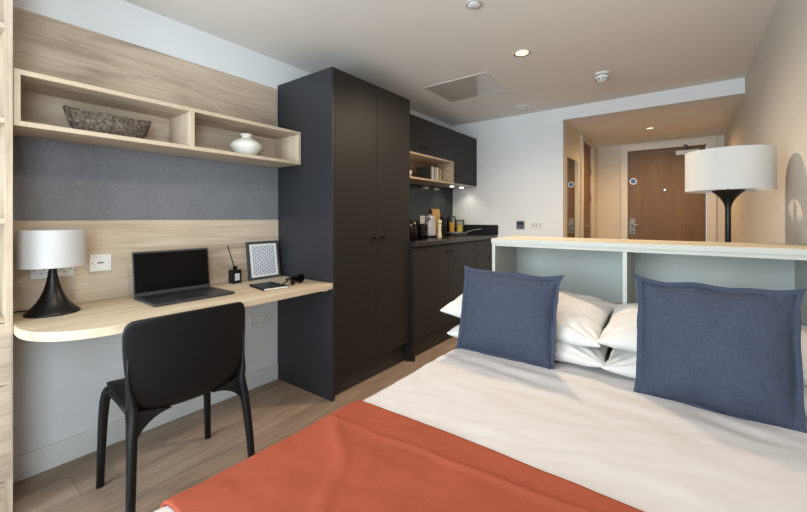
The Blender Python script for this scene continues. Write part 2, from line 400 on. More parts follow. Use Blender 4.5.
# wall panels
o = obj('wall_panel', box(BM(), XL, XL+.018, .265, 1.660, 1.585, 2.155, .001), 'oak'); tag(o, 'wide light oak board on the wall above the grey pinboard', 'wall panel')
o = obj('wall_panel', box(BM(), XL, XL+.018, .265, 1.676, .776, 1.188, .001), 'oak'); tag(o, 'light oak board on the wall directly behind the laptop and desk lamp', 'wall panel')
o = obj('pinboard', box(BM(), XL, XL+.016, .265, 1.676, 1.189, 1.571, .001), 'pinboard'); tag(o, 'grey fabric pinboard between the desk board and the open shelf', 'pinboard')

# open wall shelf
t = thing('wall_shelf', 'long open light oak box shelf with two compartments above the desk', 'shelf', (-2.28, .98, 1.56))
SX, SB, ST, SY0, SY1 = -2.145, 1.572, 1.800, .265, 1.668
for nm, a in (('bottom_board', (XL+.018, SX, SY0, SY1, SB, SB+.02)), ('top_board', (XL+.018, SX, SY0, SY1, ST-.02, ST)),
              ('side_board', (XL+.018, SX, SY0, SY0+.02, SB+.02, ST-.02)), ('side_board', (XL+.018, SX, SY1-.02, SY1, SB+.02, ST-.02)),
              ('divider', (XL+.018, SX, .935, .957, SB+.02, ST-.02))):
    o = obj(nm, box(BM(), *a, .001), 'oak_z' if nm in ('side_board', 'divider') else 'oak', t)
bm = BM(); e = SX; 
box(bm, e, e+.0015, SY0, SY1, SB, SB+.02); box(bm, e, e+.0015, SY0, SY1, ST-.02, ST)
box(bm, e, e+.0015, SY0, SY0+.02, SB+.02, ST-.02); box(bm, e, e+.0015, SY1-.02, SY1, SB+.02, ST-.02); box(bm, e, e+.0015, .935, .957, SB+.02, ST-.02)
obj('edging', bm, 'oak_edge', t)

# stone bowl (elongated) on the shelf
bm = BM(); n = 64; prof = [(0, .004), (.58, 0), (.70, .004), (.80, .018), (.89, .038), (.96, .062), (1.0, .084), (.985, .088), (.94, .084), (.86, .055), (.6, .030), (0, .022)]
for i, (r, z) in enumerate(prof): pass
rings = []
for r, z in prof:
    ring = []
    for k in range(n):
        a = 2*PI*k/n; ca, sa = math.cos(a), math.sin(a)
        x = .052*r*sa; y = .178*r*math.copysign(abs(ca)**.8, ca); zz = z+(.012*abs(ca)**3 if z > .04 else 0)
        p = Vector((x, y, zz)); nn = noise.noise(p*40)*.003*(z > .003)
        ring.append(bm.verts.new((x*(1+nn*6), y*(1+nn*2), zz+nn)))
    rings.append(ring)
for a, b in zip(rings, rings[1:]):
    for k in range(n):
        bm.faces.new((a[k], a[(k+1) % n], b[(k+1) % n], b[k]))
bmesh.ops.remove_doubles(bm, verts=bm.verts, dist=.0003)
o = obj('stone_bowl', bm, 'stone', None, smooth=60); o.location = (-2.27, .615, SB+.020); o.scale = (1.1, 1.0, 1.22); tag(o, 'long boat-shaped rough brown stone bowl in the left shelf compartment', 'bowl')
# white vase
bm = BM(); pr = [(.034, 0), (.048, .003), (.062, .018), (.088, .052), (.094, .066), (.086, .084), (.06, .102), (.034, .113), (.028, .117), (.027, .124), (.034, .128), (.038, .134), (.035, .139), (.027, .137), (.022, .128), (.02, .115)]
lathe(bm, pr, n=56); o = obj('vase', bm, 'ceramic', smooth=50); o.location = (-2.27, 1.335, SB+.02); o.scale = (1.06, 1.06, 1.08)
tag(o, 'squat round white ceramic vase with narrow neck in the right shelf compartment', 'vase')

# ------------------------------------------------------------------ desk
pts = [(XL+.019, .264), (-2.085, .264)]
for i in range(1, 29):
    q = i/28*PI/2; e_ = 2/2.25
    pts.append((-2.085+.288*math.sin(q)**e_, .56-.296*max(0, math.cos(q))**e_))
pts += [(-1.797, .65), (-1.806, 1.0), (-1.82, 1.4), (-1.828, 1.678), (XL+.019, 1.678)]
pts = pts[:1]+pts[1:]
t = thing('desk', 'light oak wall-hung desk top with a rounded left corner', 'desk', (-2.1, .98, .74))
bm = prism(BM(), pts, .738, .775); o = obj('desk_top', bm, 'desk_oak', t)
mod = o.modifiers.new('b', 'BEVEL'); mod.width = .003; mod.segments = 2; mod.limit_method = 'ANGLE'; mod.angle_limit = math.radians(50)
bm = BM(); box(bm, -1.90, -1.87, 1.63, 1.675, .722, .738, .002); obj('bracket', bm, 'white_plastic', t)

# sockets
def socket(name, y0, y1, z0, z1, lab, x=XL+.018, kind='double'):
    t = thing(name, lab, 'socket', (x, (y0+y1)/2, (z0+z1)/2))
    obj('face_plate', box(BM(), x, x+.009, y0, y1, z0, z1, .003), 'white_plastic' if kind != 'low' else 'trim', t)
    for yy in (y0+.012, y1-.012): bm = BM(); disc(bm, (x+.0085, yy, (z0+z1)/2), .0028, .0012, 'x', 10); obj('screw', bm, 'screw', t)
    w = y1-y0; zc = (z0+z1)/2-.008
    if kind == 'single': obj('small_slot', box(BM(), x+.009, x+.0098, (y0+y1)/2-.014, (y0+y1)/2+.012, (z0+z1)/2-.003, (z0+z1)/2+.003), 'screw', t)
    else:
        for q in (.3, .7):
            yc = y0+w*q
            for h in ((yc-.002, yc+.002, zc+.006, zc+.014), (yc-.012, yc-.006, zc-.008, zc-.004), (yc+.006, yc+.012, zc-.008, zc-.004)):
                obj('pin_hole', box(BM(), x+.009, x+.0096, *h), 'screw', t)
        for q in (.42, .58): obj('rocker_switch', box(BM(), x+.009, x+.0115, y0+w*q-.006, y0+w*q+.006, (z0+z1)/2+.008, (z0+z1)/2+.026, .001), 'white_plastic', t)
    return t
socket('wall_socket', .567, .658, .925, 1.013, 'single white face plate on the oak board right of the desk lamp', kind='single')
socket('wall_socket', .352, .507, .915, .995, 'white double plug socket half hidden behind the desk lamp')
socket('wall_socket', 1.455, 1.612, .415, .505, 'double plug socket on the white wall below the desk', XL, 'low')

# ------------------------------------------------------------------ lamps
def lamp(name, lab, loc, base_prof, shade_r, s0, s1, rest, cable=None):
    t = thing(name, lab, 'lamp', loc)
    bm = lathe(BM(), base_prof, n=64); obj('lamp_base', bm, 'black_lamp', t, True, smooth=50)
    bm = BM(); th = .003
    pr = [(shade_r, s0), (shade_r, s1), (shade_r-th, s1), (shade_r-th, s0), (shade_r, s0)]
    lathe(bm, pr, n=96, cap=False); obj('lamp_shade', bm, 'shade', t, True, smooth=40)
    bm = BM(); zc = s1-.02
    for k in range(3):
        a = 2*PI*k/3+.4; tube(bm, [(0, 0, zc-.02), ((shade_r-th)*math.cos(a), (shade_r-th)*math.sin(a), zc)], .002, 6)
    tube(bm, [(0, 0, rest), (0, 0, zc-.015)], .006, 8)
    obj('shade_carrier', bm, 'black_metal', t, True)
    bm = BM(); lathe(bm, [(.012, rest+.01), (.014, rest+.03), (.027, rest+.06), (.030, rest+.08), (.024, rest+.10), (.006, rest+.108)], n=24); obj('light_bulb', bm, 'white_plastic', t, True, smooth=50)
    if cable: bm = BM(); tube(bm, cable, .003, 8); obj('cable', bm, 'black_plastic', t, True)
    return t
trum = [(.094, 0), (.0955, .004), (.094, .008), (.086, .017), (.072, .030), (.056, .050), (.042, .076), (.031, .105), (.0225, .140), (.0165, .175), (.0135, .205), (.012, .225)]
lamp('table_lamp', 'white drum shade lamp with black trumpet base at the left end of the desk', (-2.264, .403, .775), trum, .117, .210, .372, .225,
     [(-.088, -.02, .004), (-.12, -.05, .004), (-.132, -.11, .004), (-.145, -.13, .03)])
fl = [(.115, 0), (.116, .008), (.112, .014), (.03, .022), (.0115, .03), (.0115, 1.245), (.014, 1.262), (.021, 1.282), (.034, 1.304), (.052, 1.323), (.063, 1.333), (.066, 1.340)]
lamp('floor_lamp', 'tall lamp with wide white drum shade on a thin black stem behind the headboard', (.179, 2.494, 0), fl, .1745, 1.336, 1.536, 1.34)

# ------------------------------------------------------------------ laptop
t = thing('laptop', 'open dark grey laptop with black screen in the middle of the desk', 'laptop', (-2.16, .9, .775))
b_ = obj('laptop_base', box(BM(), -2.285, -2.008, .716, 1.112, .777, .790, .004), 'laptop', t)
bm = BM()
for i in range(5):
    for j in range(14):
        x0 = -2.262+i*.0215; y0 = .742+j*.0246
        box(bm, x0, x0+.018, y0, y0+.021, .790, .7915)
o = obj('keyboard', bm, 'keys', b_); 
obj('touchpad', box(BM(), -2.135, -2.03, .85, .975, .790, .7905, .0), 'keys', b_)
for y in (.745, 1.08):
    for x in (-2.27, -2.03): obj('rubber_foot', box(BM(), x-.006, x+.006, y-.006, y+.006, .775, .777), 'black_plastic', b_)
# tilted lid
def lid(bm, y0, y1, h0, h1, d0, d1, bev=0):
    box(bm, d0, d1, y0, y1, h0, h1, bev)
    return bm
T = Matrix.Translation((-2.283, 0, .786)) @ Matrix.Rotation(math.radians(-7), 4, 'Y')
bm = lid(BM(), .718, 1.110, 0, .236, -.006, 0, .002); bm.transform(T); ld = obj('laptop_lid', bm, 'laptop', t)
bm = lid(BM(), .725, 1.103, .020, .226, 0, .001); bm.transform(T); obj('laptop_screen', bm, 'screen', ld)
bm = BM(); disc(bm, (.0, .914, .231), .002, .0012, 'x', 10); bm.transform(T); obj('webcam', bm, 'keys', ld)

# reed diffuser
t = thing('reed_diffuser', 'small square black bottle with one black reed on the desk beside the framed print', 'diffuser', (-2.35, 1.302, .775))
obj('bottle', box(BM(), -2.378, -2.322, 1.271, 1.333, .775, .863, .004), 'black_lamp', t)
bm = lathe(BM(), [(.012, 0), (.012, .012), (.014, .012), (.014, .022), (.006, .022)], -2.35, 1.302, .863, 20); obj('cap', bm, 'black_metal', t)
obj('bottle_label', box(BM(), -2.322, -2.3212, 1.286, 1.318, .795, .840), 'grey_plastic', t)
bm = BM(); tube(bm, [(-2.35, 1.302, .86), (-2.355, 1.255, 1.022)], .0032, 6); obj('reed', bm, 'black_metal', t)

# framed print leaning on the wall
t = thing('picture_frame', 'charcoal framed geometric print leaning on the oak board beside the wardrobe', 'picture frame', (-2.345, 1.51, .775))
t.rotation_euler = (0, 0, 0)
T = Matrix.Translation((-2.345, 1.525, .776)) @ Matrix.Rotation(PI/2+.03, 4, 'Z') @ Matrix.Rotation(math.radians(-8), 4, 'X')
# local frame: x across, z up, -y faces the room
W2, H2, fr = .125, .262, .017
bm = BM(); box(bm, -W2, W2, 0, .016, 0, fr, .001); box(bm, -W2, W2, 0, .016, H2-fr, H2, .001); box(bm, -W2, -W2+fr, 0, .016, fr, H2-fr, .001); box(bm, W2-fr, W2, 0, .016, fr, H2-fr, .001)
def placed(name, bm, mat, T, par):
    o = obj(name, bm, mat, par, True); o.matrix_local = Matrix.Translation(-par.location) @ T; return o
placed('frame', bm, 'charcoal_frame', T, t)
bm = box(BM(), -W2+fr, W2-fr, .005, .012, fr, H2-fr); placed('mount', bm, 'paper', T, t)
bm = box(BM(), -.089, .089, .0035, .005, .032, H2-.030); placed('print', bm, 'print', T, t)

# notebook, pen, mouse-like sunglasses case
t = thing('notebook', 'closed black notebook with white page edges on the desk in front of the framed print', 'notebook', (-2.05, 1.335, .775), 0)
R_ = Matrix.Translation((-2.045, 1.350, .775)) @ Matrix.Rotation(math.radians(-9), 4, 'Z')
def pl(name, b, mat, par): 
    b.transform(R_); return obj(name, b, mat, par)
bm = BM(); box(bm, -.105, .105, -.078, .078, .0, .002, .0008); box(bm, -.105, .105, -.078, .078, .011, .0135, .0008); box(bm, -.105, .105, -.078, -.0755, .002, .011); pl('cover', bm, 'black_plastic', t)
pl('pages', box(BM(), -.102, .102, -.0755, .075, .002, .011), 'paper', t)
bm = BM(); tube(bm, [(-.085, .045, .018), (-.03, .052, .018), (.035, .060, .018), (.05, .062, .018)], [.0045, .0045, .0045, .002], 10); bm.transform(R_)
o = obj('pen', bm, 'chrome'); tag(o, 'short silver pen lying on the black notebook', 'pen')
t = thing('sunglasses', 'black folded sunglasses at the right end of the desk beside the notebook', 'sunglasses', (-1.985, 1.515, .775))
R_ = Matrix.Translation((-1.985, 1.515, .775)) @ Matrix.Scale(1.3, 4) @ Matrix.Rotation(math.radians(112), 4, 'Z')
for sx in (-1, 1):
    bm = BM(); n = 20; cx_ = sx*.032
    def lens(k, r, yy): 
        a = 2*PI*k/n; return Vector((cx_+r*1.15*math.cos(a), yy-.18*(math.cos(a)*sx*r), .024+r*.85*math.sin(a)))
    f1 = [bm.verts.new(lens(k, .027, 0)) for k in range(n)]; f2 = [bm.verts.new(lens(k, .027, .004)) for k in range(n)]
    bm.faces.new(f1); bm.faces.new(f2[::-1])
    for k in range(n): bm.faces.new((f1[k], f1[(k+1) % n], f2[(k+1) % n], f2[k]))
    pl('lens', bm, 'screen', t)
bm = BM()
tube(bm, [(-.066, .008, .036), (-.04, -.001, .045), (0, .0, .038), (.04, -.001, .045), (.066, .008, .036)], .004, 8)
for sx in (-1, 1): tube(bm, [(sx*.066, .008, .036), (sx*.062, .022, .034), (-sx*.01, .030+.005*sx, .026), (-sx*.06, .034+.006*sx, .010)], [.004, .0045, .004, .003], 8)
pl('sunglasses_frame', bm, 'black_plastic', t)

# ------------------------------------------------------------------ chair (local: seat faces -x, y across)
t = thing('desk_chair', 'black moulded plastic chair with four legs pushed up to the desk', 'chair', (-1.890, .760, 0), math.radians(-1.0))
# shell profile: (x, z, halfwidth)
prof = [(-.225, .430, .195), (-.205, .448, .212), (-.15, .453, .220), (-.05, .446, .222), (.05, .436, .220), (.12, .418, .205), (.165, .410, .190), (.192, .432, .200),
        (.203, .49, .226), (.210, .56, .238), (.216, .64, .243), (.223, .71, .245), (.231, .768, .244), (.237, .802, .234), (.240, .813, .212)]
bm = BM(); NY = 17; g = []
for i, (x, z, hw) in enumerate(prof):
    row = []
    for j in range(NY):
        s = -1+2*j/(NY-1); y = hw*s*1.01-max(0, z-.46)*.055
        if i >= 7: xx = x-.030*s*s; zz = z+(.0 if i < 12 else -.006*s*s)
        else: xx = x; zz = z+.010*s*s-.004
        if i == 6: xx -= .015*s*s; zz += .03*s**4
        if i == 7: zz += .02*s**4
        row.append(bm.verts.new((xx, y, zz)))
    g.append(row)
for a, b in zip(g, g[1:]):
    for j in range(NY-1): bm.faces.new((a[j], a[j+1], b[j+1], b[j]))
sh = obj('seat_shell', bm, 'black_plastic', t, True, smooth=180)
m = sh.modifiers.new('s', 'SOLIDIFY'); m.thickness = .012; m.offset = 0
m = sh.modifiers.new('u', 'SUBSURF'); m.levels = 2; m.render_levels = 2
def loft(bm, path, n=16, p=3.0):
    """path rows: centre, half-size x, half-size y; rounded rectangular sections in horizontal planes"""
    rings = []
    for (c, hx, hy) in path:
        r = []
        for k in range(n):
            a = 2*PI*k/n; ca, sa = math.cos(a), math.sin(a)
            r.append(bm.verts.new((c[0]+hx*math.copysign(abs(ca)**(2/p), ca), c[1]+hy*math.copysign(abs(sa)**(2/p), sa), c[2])))
        rings.append(r)
    for a, b in zip(rings, rings[1:]):
        for k in range(n): f = bm.faces.new((a[k], a[(k+1) % n], b[(k+1) % n], b[k])); f.smooth = True
    bm.faces.new(rings[0][::-1]); bm.faces.new(rings[-1])
    return bm
for s in (-1, 1):
    # front leg (towards the desk), with a rounded knee under the seat edge
    bm = loft(BM(), [((-.195, s*.235, 0), .014, .014), ((-.192, s*.231, .15), .016, .015), ((-.188, s*.226, .30), .019, .017), ((-.183, s*.221, .38), .022, .018), ((-.170, s*.214, .42), .030, .020), ((-.150, s*.207, .440), .042, .020), ((-.135, s*.203, .450), .040, .014)])
    obj('leg', bm, 'black_plastic', t, True)
    # rear leg rises into the side of the back
    bm = loft(BM(), [((.235, s*.246, 0), .015, .014), ((.222, s*.240, .15), .018, .015), ((.205, s*.233, .28), .021, .016), ((.190, s*.228, .36), .025, .017), ((.172, s*.222, .41), .034, .017), ((.160, s*.219, .445), .042, .016), ((.168, s*.226, .49), .030, .012),
                   ((.176, s*.230-.005, .54), .019, .008), ((.184, s*.232-.008, .60), .012, .006), ((.192, s*.231-.011, .66), .006, .004)])
    obj('leg', bm, 'black_plastic', t, True)
for s in (-1, 1):
    # curved web that fills the corner between the rear leg and the underside of the shell
    bm = BM(); k = 10; inner = []; outer = []
    for i in range(k+1):
        a_ = i/k*PI/2
        inner.append((.234-.150*(1-math.cos(a_)), .27+.140*math.sin(a_)))
        outer.append((.240-.150*max(0, i-4)/(k-4), .27+.044*min(i, 4)-.032*max(0, i-4)/(k-4)))
    def sec(y, z, o): 
        xc = .205-.25*(z-.28); return bm.verts.new((xc+o, s*y, z))
    q = [[sec(*inner[i], -.013), sec(*inner[i], .010), sec(*outer[i], .010), sec(*outer[i], -.013)] for i in range(k+1)]
    for a1, b1 in zip(q, q[1:]):
        for j in range(4): bm.faces.new((a1[j], a1[(j+1) % 4], b1[(j+1) % 4], b1[j]))
    bm.faces.new(q[0][::-1]); bm.faces.new(q[-1])
    obj('web', bm, 'black_plastic', t, True, smooth=40)
    bm = tube(BM(), [(-.16, s*.210, .430), (0, s*.212, .424), (.16, s*.214, .415)], [.013, .012, .013], 10)
    obj('seat_rail', bm, 'black_plastic', t, True)

# ------------------------------------------------------------------ wardrobe
WY0, WY1, WX, WT = 1.679, 2.545, -1.838, 2.19
t = thing('wardrobe', 'tall charcoal two-door wardrobe between the desk and the kitchen', 'wardrobe', (-2.13, 2.1, 0))
obj('side_panel', box(BM(), XL+.003, WX, WY0, WY0+.022, 0, WT, .001), 'cab_side_lit', t)
obj('side_panel', box(BM(), XL+.003, WX, WY1-.018, WY1, 0, WT, .001), 'cab', t)
bm = BM(); box(bm, XL+.003, WX-.022, WY0+.022, WY1-.018, .15, WT-.002); obj('carcass', bm, 'cab', t)
obj('plinth', box(BM(), -1.905, -1.885, WY0+.022, WY1-.018, 0, .15), 'plinth', t)
def knob(par, x, y, z):
    bm = BM(); disc(bm, (x, y, z), .0055, .016, 'x', 16); disc(bm, (x+.016, y, z), .0125, .010, 'x', 20); obj('knob', bm, 'black_metal', par)
for y0, y1, ky in ((WY0+.0245, 2.1185, 2.083), (2.1215, WY1-.0205, 2.185)):
    d_ = obj('door', box(BM(), WX-.020, WX, y0, y1, .165, WT-.001, .0012), 'cab', t); knob(d_, WX, ky, 1.052)

# ------------------------------------------------------------------ kitchen
CX, CZ = -1.80, .958
def front(par, nm, y0, y1, z0, z1, hy=None, hz=None, kn=True):
    d_ = obj(nm, box(BM(), CX-.020, CX, y0, y1, z0, z1, .0012), 'cab', par)
    if kn: knob(d_, CX, hy, hz)
    return d_
KB = 2.549
t = thing('base_cabinet', 'charcoal two-door kitchen base cabinet under the worktop, beside the wardrobe', 'cabinet', (-2.1, 3.1, 0))
obj('carcass', box(BM(), KX+.003, CX-.022, KB, 3.698, .15, CZ), 'cab', t)
obj('end_panel', box(BM(), -1.90, CX, KB, KB+.018, 0, .15, .001), 'cab', t)
obj('plinth', box(BM(), -1.885, -1.865, KB+.018, 3.698, 0, .15), 'plinth', t)
front(t, 'door', KB+.003, 3.1245, .18, .945, 3.078, .882); front(t, 'door', 3.1275, 3.696, .18, .945, 3.174, .882)
t = thing('drawer_cabinet', 'charcoal kitchen drawer unit in the far corner behind the headboard', 'cabinet', (-2.1, 3.96, 0))
obj('carcass', box(BM(), KX+.003, CX-.022, 3.700, 4.233, .15, CZ), 'cab', t); obj('plinth', box(BM(), -1.885, -1.865, 3.70, 4.233, 0, .15), 'plinth', t)
for z0, z1 in ((.80, .945), (.63, .797), (.405, .627), (.18, .402)):
    front(t, 'drawer', 3.702, 4.231, z0, z1, 4.02, z1-.05)
WTX = -1.772
t = thing('worktop', 'dark glossy kitchen worktop with low upstand along the far wall', 'worktop', (-2.07, 3.4, .96))
obj('worktop_slab', box(BM(), KX, WTX, KB-.002, YF, .962, 1.0, .002), 'worktop', t)
obj('upstand', box(BM(), KX+.008, WTX+.01, YF-.016, YF, 1.0, 1.118, .001), 'worktop', t)
o = obj('hob', box(BM(), -2.28, -1.86, 2.68, 3.17, 1.0, 1.005, .001), 'hob'); tag(o, 'flat black glass hob set on the worktop beside the wardrobe', 'hob')
o = obj('splashback', box(BM(), KX, KX+.007, KB, YF-.016, 1.0, 1.585), 'splash'); tag(o, 'dark glossy splashback panel behind the kitchen worktop', 'splashback')
# wall cabinets
UXF = -2.04
t = thing('wall_cabinet', 'charcoal two-door wall cabinet above the oak kitchen shelf', 'wall cabinet', (-2.2, 3.1, 1.85))
obj('carcass', box(BM(), KX, UXF-.02, KB, 3.658, 1.825, 2.17), 'cab', t)
for y0, y1, hy in ((KB+.003, 3.0435, 2.993), (3.0465, 3.657, 3.098)):
    d_ = obj('door', box(BM(), UXF-.019, UXF, y0, y1, 1.825, 2.17, .001), 'cab', t); knob(d_, UXF, hy, 1.888)
t = thing('wall_cabinet', 'deeper charcoal wall cabinet over the extractor lamps in the kitchen corner', 'wall cabinet', (-2.2, 3.95, 1.6))
obj('carcass', box(BM(), KX, UXF-.02, 3.660, YF-.001, 1.59, 2.17), 'cab', t)
d_ = obj('door', box(BM(), UXF-.019, UXF, 3.662, YF-.003, 1.59, 2.17, .001), 'cab', t); knob(d_, UXF, 3.71, 1.668)
t = thing('extractor_hood', 'slim metal extractor plate with two lit lamps below the corner wall cabinet', 'extractor hood', (-2.2, 3.9, 1.58))
obj('hood_plate', box(BM(), KX+.03, UXF-.005, 3.58, 4.20, 1.574, 1.5895, .003), 'grey_plastic', t)
for y in (3.88, 4.12):
    bm = lathe(BM(), [(.034, 0), (.034, .004), (.026, .004)], -2.13, y, 1.570, 24); r_ = obj('lamp_ring', bm, 'chrome', t)
    bm = lathe(BM(), [(.025, 0), (.025, .002)], -2.19, y, 1.569, 24); obj('lamp_lens', bm, 'glow_hood', r_)
# oak niche
t = thing('kitchen_shelf', 'open light oak box shelf under the kitchen wall cabinet', 'shelf', (-2.2, 3.1, 1.58))
ny1 = 3.658
for nm, a in (('bottom_board', (KX, UXF, KB, ny1, 1.572, 1.590)), ('top_board', (KX, UXF, KB, ny1, 1.806, 1.824)), ('side_board', (KX, UXF, ny1-.018, ny1, 1.590, 1.806)), ('back_board', (KX, KX+.008, KB, ny1-.018, 1.590, 1.806))):
    obj(nm, box(BM(), *a, .001), 'oak', t)
# things in the niche
bk = [(3.3, .018, .150, 'charcoal_frame', 'thin dark grey book, leftmost upright one on the kitchen shelf'), (3.345, .022, .150, 'paper', 'white book upright next to the thin dark grey one on the kitchen shelf'),
      (3.39, .020, .145, 'grey_book', 'grey book upright between two white ones on the kitchen shelf'), (3.44, .022, .150, 'paper', 'white book upright near the right of the row on the kitchen shelf'),
      (3.495, .026, .142, 'beige_book', 'beige book, rightmost upright one on the kitchen shelf')]
for y, w_, h_, mt, lb in bk:
    t = thing('book', lb, 'book', (-2.2, y, 1.59), 0, 'books on the kitchen shelf')
    bm = BM(); box(bm, -.085, .085, -w_/2, -w_/2+.002, 0, h_); box(bm, -.085, .085, w_/2-.002, w_/2, 0, h_); box(bm, .083, .086, -w_/2, w_/2, 0, h_); obj('cover', bm, mt, t, True)
    obj('pages', box(BM(), -.082, .083, -w_/2+.002, w_/2-.002, .003, h_-.003), 'paper', t, True)
bowlp = [(.022, 0), (.030, .002), (.048, .022), (.056, .05), (.057, .062), (.054, .062), (.045, .026), (.02, .008)]
bm = lathe(BM(), bowlp, n=32); o = obj('bowl', bm, 'ceramic', smooth=50); o.location = (-2.14, 2.905, 1.59); tag(o, 'white round bowl in the middle of the kitchen shelf', 'bowl')
bm = BM(); lathe(bm, [(.03, 0), (.034, .003), (.038, .08), (.0385, .09), (.035, .09), (.034, .01)], n=28); 
t = thing('mug', 'white mug at the left end of the kitchen shelf beside the wardrobe', 'mug', (-2.14, 2.77, 1.59)); obj('cup_body', bm, 'ceramic', t, True, smooth=50)
bm = BM(); tube(bm, [(.0, -.036, .075), (.0, -.058, .068), (.0, -.06, .04), (.0, -.036, .022)], .005, 8); obj('handle', bm, 'ceramic', t, True)

# worktop items
t = thing('kettle', 'pale grey jug kettle on the worktop beside the cream pepper mill', 'kettle', (-2.11, 3.28, 1.0), -1.87)
obj('power_base', lathe(BM(), [(.066, 0), (.068, .004), (.066, .016), (.058, .02)], n=32), 'black_plastic', t, True, smooth=50)
bm = lathe(BM(), [(.062, .021), (.064, .03), (.060, .09), (.056, .15), (.052, .20), (.050, .212), (.042, .222), (.012, .226), (.012, .236), (.006, .24)], n=40)
obj('kettle_body', bm, 'kettle', t, True, smooth=50)
bm = BM(); tube(bm, [(-.03, -.042, .205), (-.06, -.075, .205), (-.068, -.082, .15), (-.05, -.066, .07), (-.04, -.05, .05)], [.010, .011, .010, .009, .008], 10); obj('handle', bm, 'black_plastic', t, True)
bm = BM(); tube(bm, [(.035, .035, .19), (.050, .050, .205), (.058, .058, .215)], [.016, .012, .008], 10); obj('spout', bm, 'kettle', t, True)
t = thing('pepper_mill', 'cream turned wooden pepper mill standing right of the kettle', 'pepper mill', (-2.05, 3.37, 1.0))
bm = lathe(BM(), [(.026, 0), (.027, .01), (.022, .04), (.018, .08), (.020, .115), (.022, .13), (.016, .138)], n=28); obj('mill_body', bm, 'cream_mill', t, True, smooth=50)
bm = lathe(BM(), [(.016, .138), (.022, .144), (.025, .158), (.021, .175), (.010, .183), (.006, .184), (.007, .192), (0, .196)], n=28); obj('mill_head', bm, 'cream_mill', t, True, smooth=50)
o = obj('chopping_board', BM(), 'board') if False else None
bm = BM(); box(bm, -.008, .008, -.085, .085, 0, .31, .006); lathe(bm, [(.001, 0), (.001, .001)], 0, 0, 0, 6)
o = obj('chopping_board', bm, 'board'); o.location = (-2.315, 3.78, 1.0); o.rotation_euler = (0, math.radians(-8), 0); tag(o, 'bamboo chopping board leaning on the splashback behind the kettle', 'chopping board')
t = thing('toaster', 'black toaster on the worktop left of the kettle', 'toaster', (-2.2, 3.19, 1.0))
obj('toaster_body', box(BM(), -.10, .10, -.068, .068, .006, .135, .02, 4), 'black_plastic', t, True)
bm = BM(); box(bm, -.075, .075, -.03, -.012, .134, .1365); box(bm, -.075, .075, .012, .03, .134, .1365); obj('slots', bm, 'dark_steel', t, True)
bm = BM(); box(bm, .10, .112, -.018, .018, .08, .095, .003); obj('lever', bm, 'black_metal', t, True)
for x in (-.07, .07):
    for y in (-.045, .045): obj('foot', box(BM(), x-.01, x+.01, y-.01, y+.01, 0, .007), 'black_plastic', t, True)
for (x, y, h, lb, mt) in ((-2.12, 2.95, .175, 'dark glass bottle nearest the wardrobe on the worktop', 'brown_bottle'), (-2.14, 3.045, .15, 'shorter dark bottle with pale cap between wardrobe and toaster', 'brown_bottle')):
    t = thing('bottle', lb, 'bottle', (x, y, 1.0051), 0, 'dark bottles beside the hob')
    obj('bottle_body', lathe(BM(), [(.024, 0), (.026, .003), (.026, h*.6), (.020, h*.72), (.010, h*.8), (.010, h*.9)], n=24), mt, t, True, smooth=50)
    obj('cap', lathe(BM(), [(.012, h*.88), (.012, h), (.010, h+.002)], n=20), 'cream_mill' if h < .16 else 'black_metal', t, True)
for (x, y, h, r, lb) in ((-2.28, 3.83, .21, .045, 'taller black canister between the pepper mill and the orange jar'), (-2.18, 3.66, .165, .040, 'shorter black canister right behind the pepper mill')):
    t = thing('canister', lb, 'canister', (x, y, 1.0), 0, 'black canisters on the worktop')
    obj('canister_body', lathe(BM(), [(r, 0), (r+.001, .004), (r, h-.03)], n=32), 'black_plastic', t, True, smooth=50)
    obj('lid', lathe(BM(), [(r+.002, h-.03), (r+.002, h-.008), (r-.004, h), (0, h+.001)], n=32), 'black_metal', t, True, smooth=50)
def jar(x, y, r, h, fill, fm, lb):
    t = thing('glass_jar', lb, 'jar', (x, y, 1.0), 0, 'filled glass jars on the worktop')
    obj('jar_glass', lathe(BM(), [(0, 0), (r, .001), (r, h*.85), (r*.9, h*.9), (r*.9, h*.93), (r*.86, h*.93), (r-.004, h*.84), (r-.004, .005), (0, .005)], n=32, cap=False), 'glass', t, True, smooth=50)
    obj('contents', lathe(BM(), [(r-.006, .006), (r-.006, fill), (0, fill+.004)], n=28), fm, t, True, smooth=50)
    obj('lid', lathe(BM(), [(r*.95, h*.92), (r*.95, h-.002), (r*.9, h), (0, h+.001)], n=28), 'dark_steel', t, True, smooth=50)
jar(-2.275, 4.02, .055, .222, .150, 'juice', 'taller glass jar with orange contents behind the frying pan')
jar(-2.215, 4.115, .058, .178, .115, 'pasta', 'shorter glass jar with yellow pasta in the kitchen corner')
t = thing('frying_pan', 'small grey frying pan with a long steel handle at the worktop end', 'frying pan', (-2.075, 3.81, 1.0))
obj('pan_body', lathe(BM(), [(0, 0), (.095, 0), (.105, .006), (.118, .035), (.120, .037), (.116, .037), (.102, .009), (0, .005)], n=48, cap=False), 'dull_steel', t, True, smooth=40)
bm = BM(); tube(bm, [(.07, .07, .036), (.10, .10, .050), (.14, .155, .064), (.185, .215, .070)], [.008, .007, .008, .010], 10, flat=.6); obj('pan_handle', bm, 'chrome', t, True)
# splash socket
t = thing('wall_socket', 'pale plug socket on the dark splashback above the toaster', 'socket', (KX+.007, 3.53, 1.17))
obj('face_plate', box(BM(), KX+.007, KX+.015, 3.47, 3.60, 1.135, 1.225, .003), 'white_plastic', t)
for q in (3.51, 3.558): obj('rocker_switch', box(BM(), KX+.015, KX+.017, q, q+.012, 1.19, 1.21), 'grey_plastic', t)
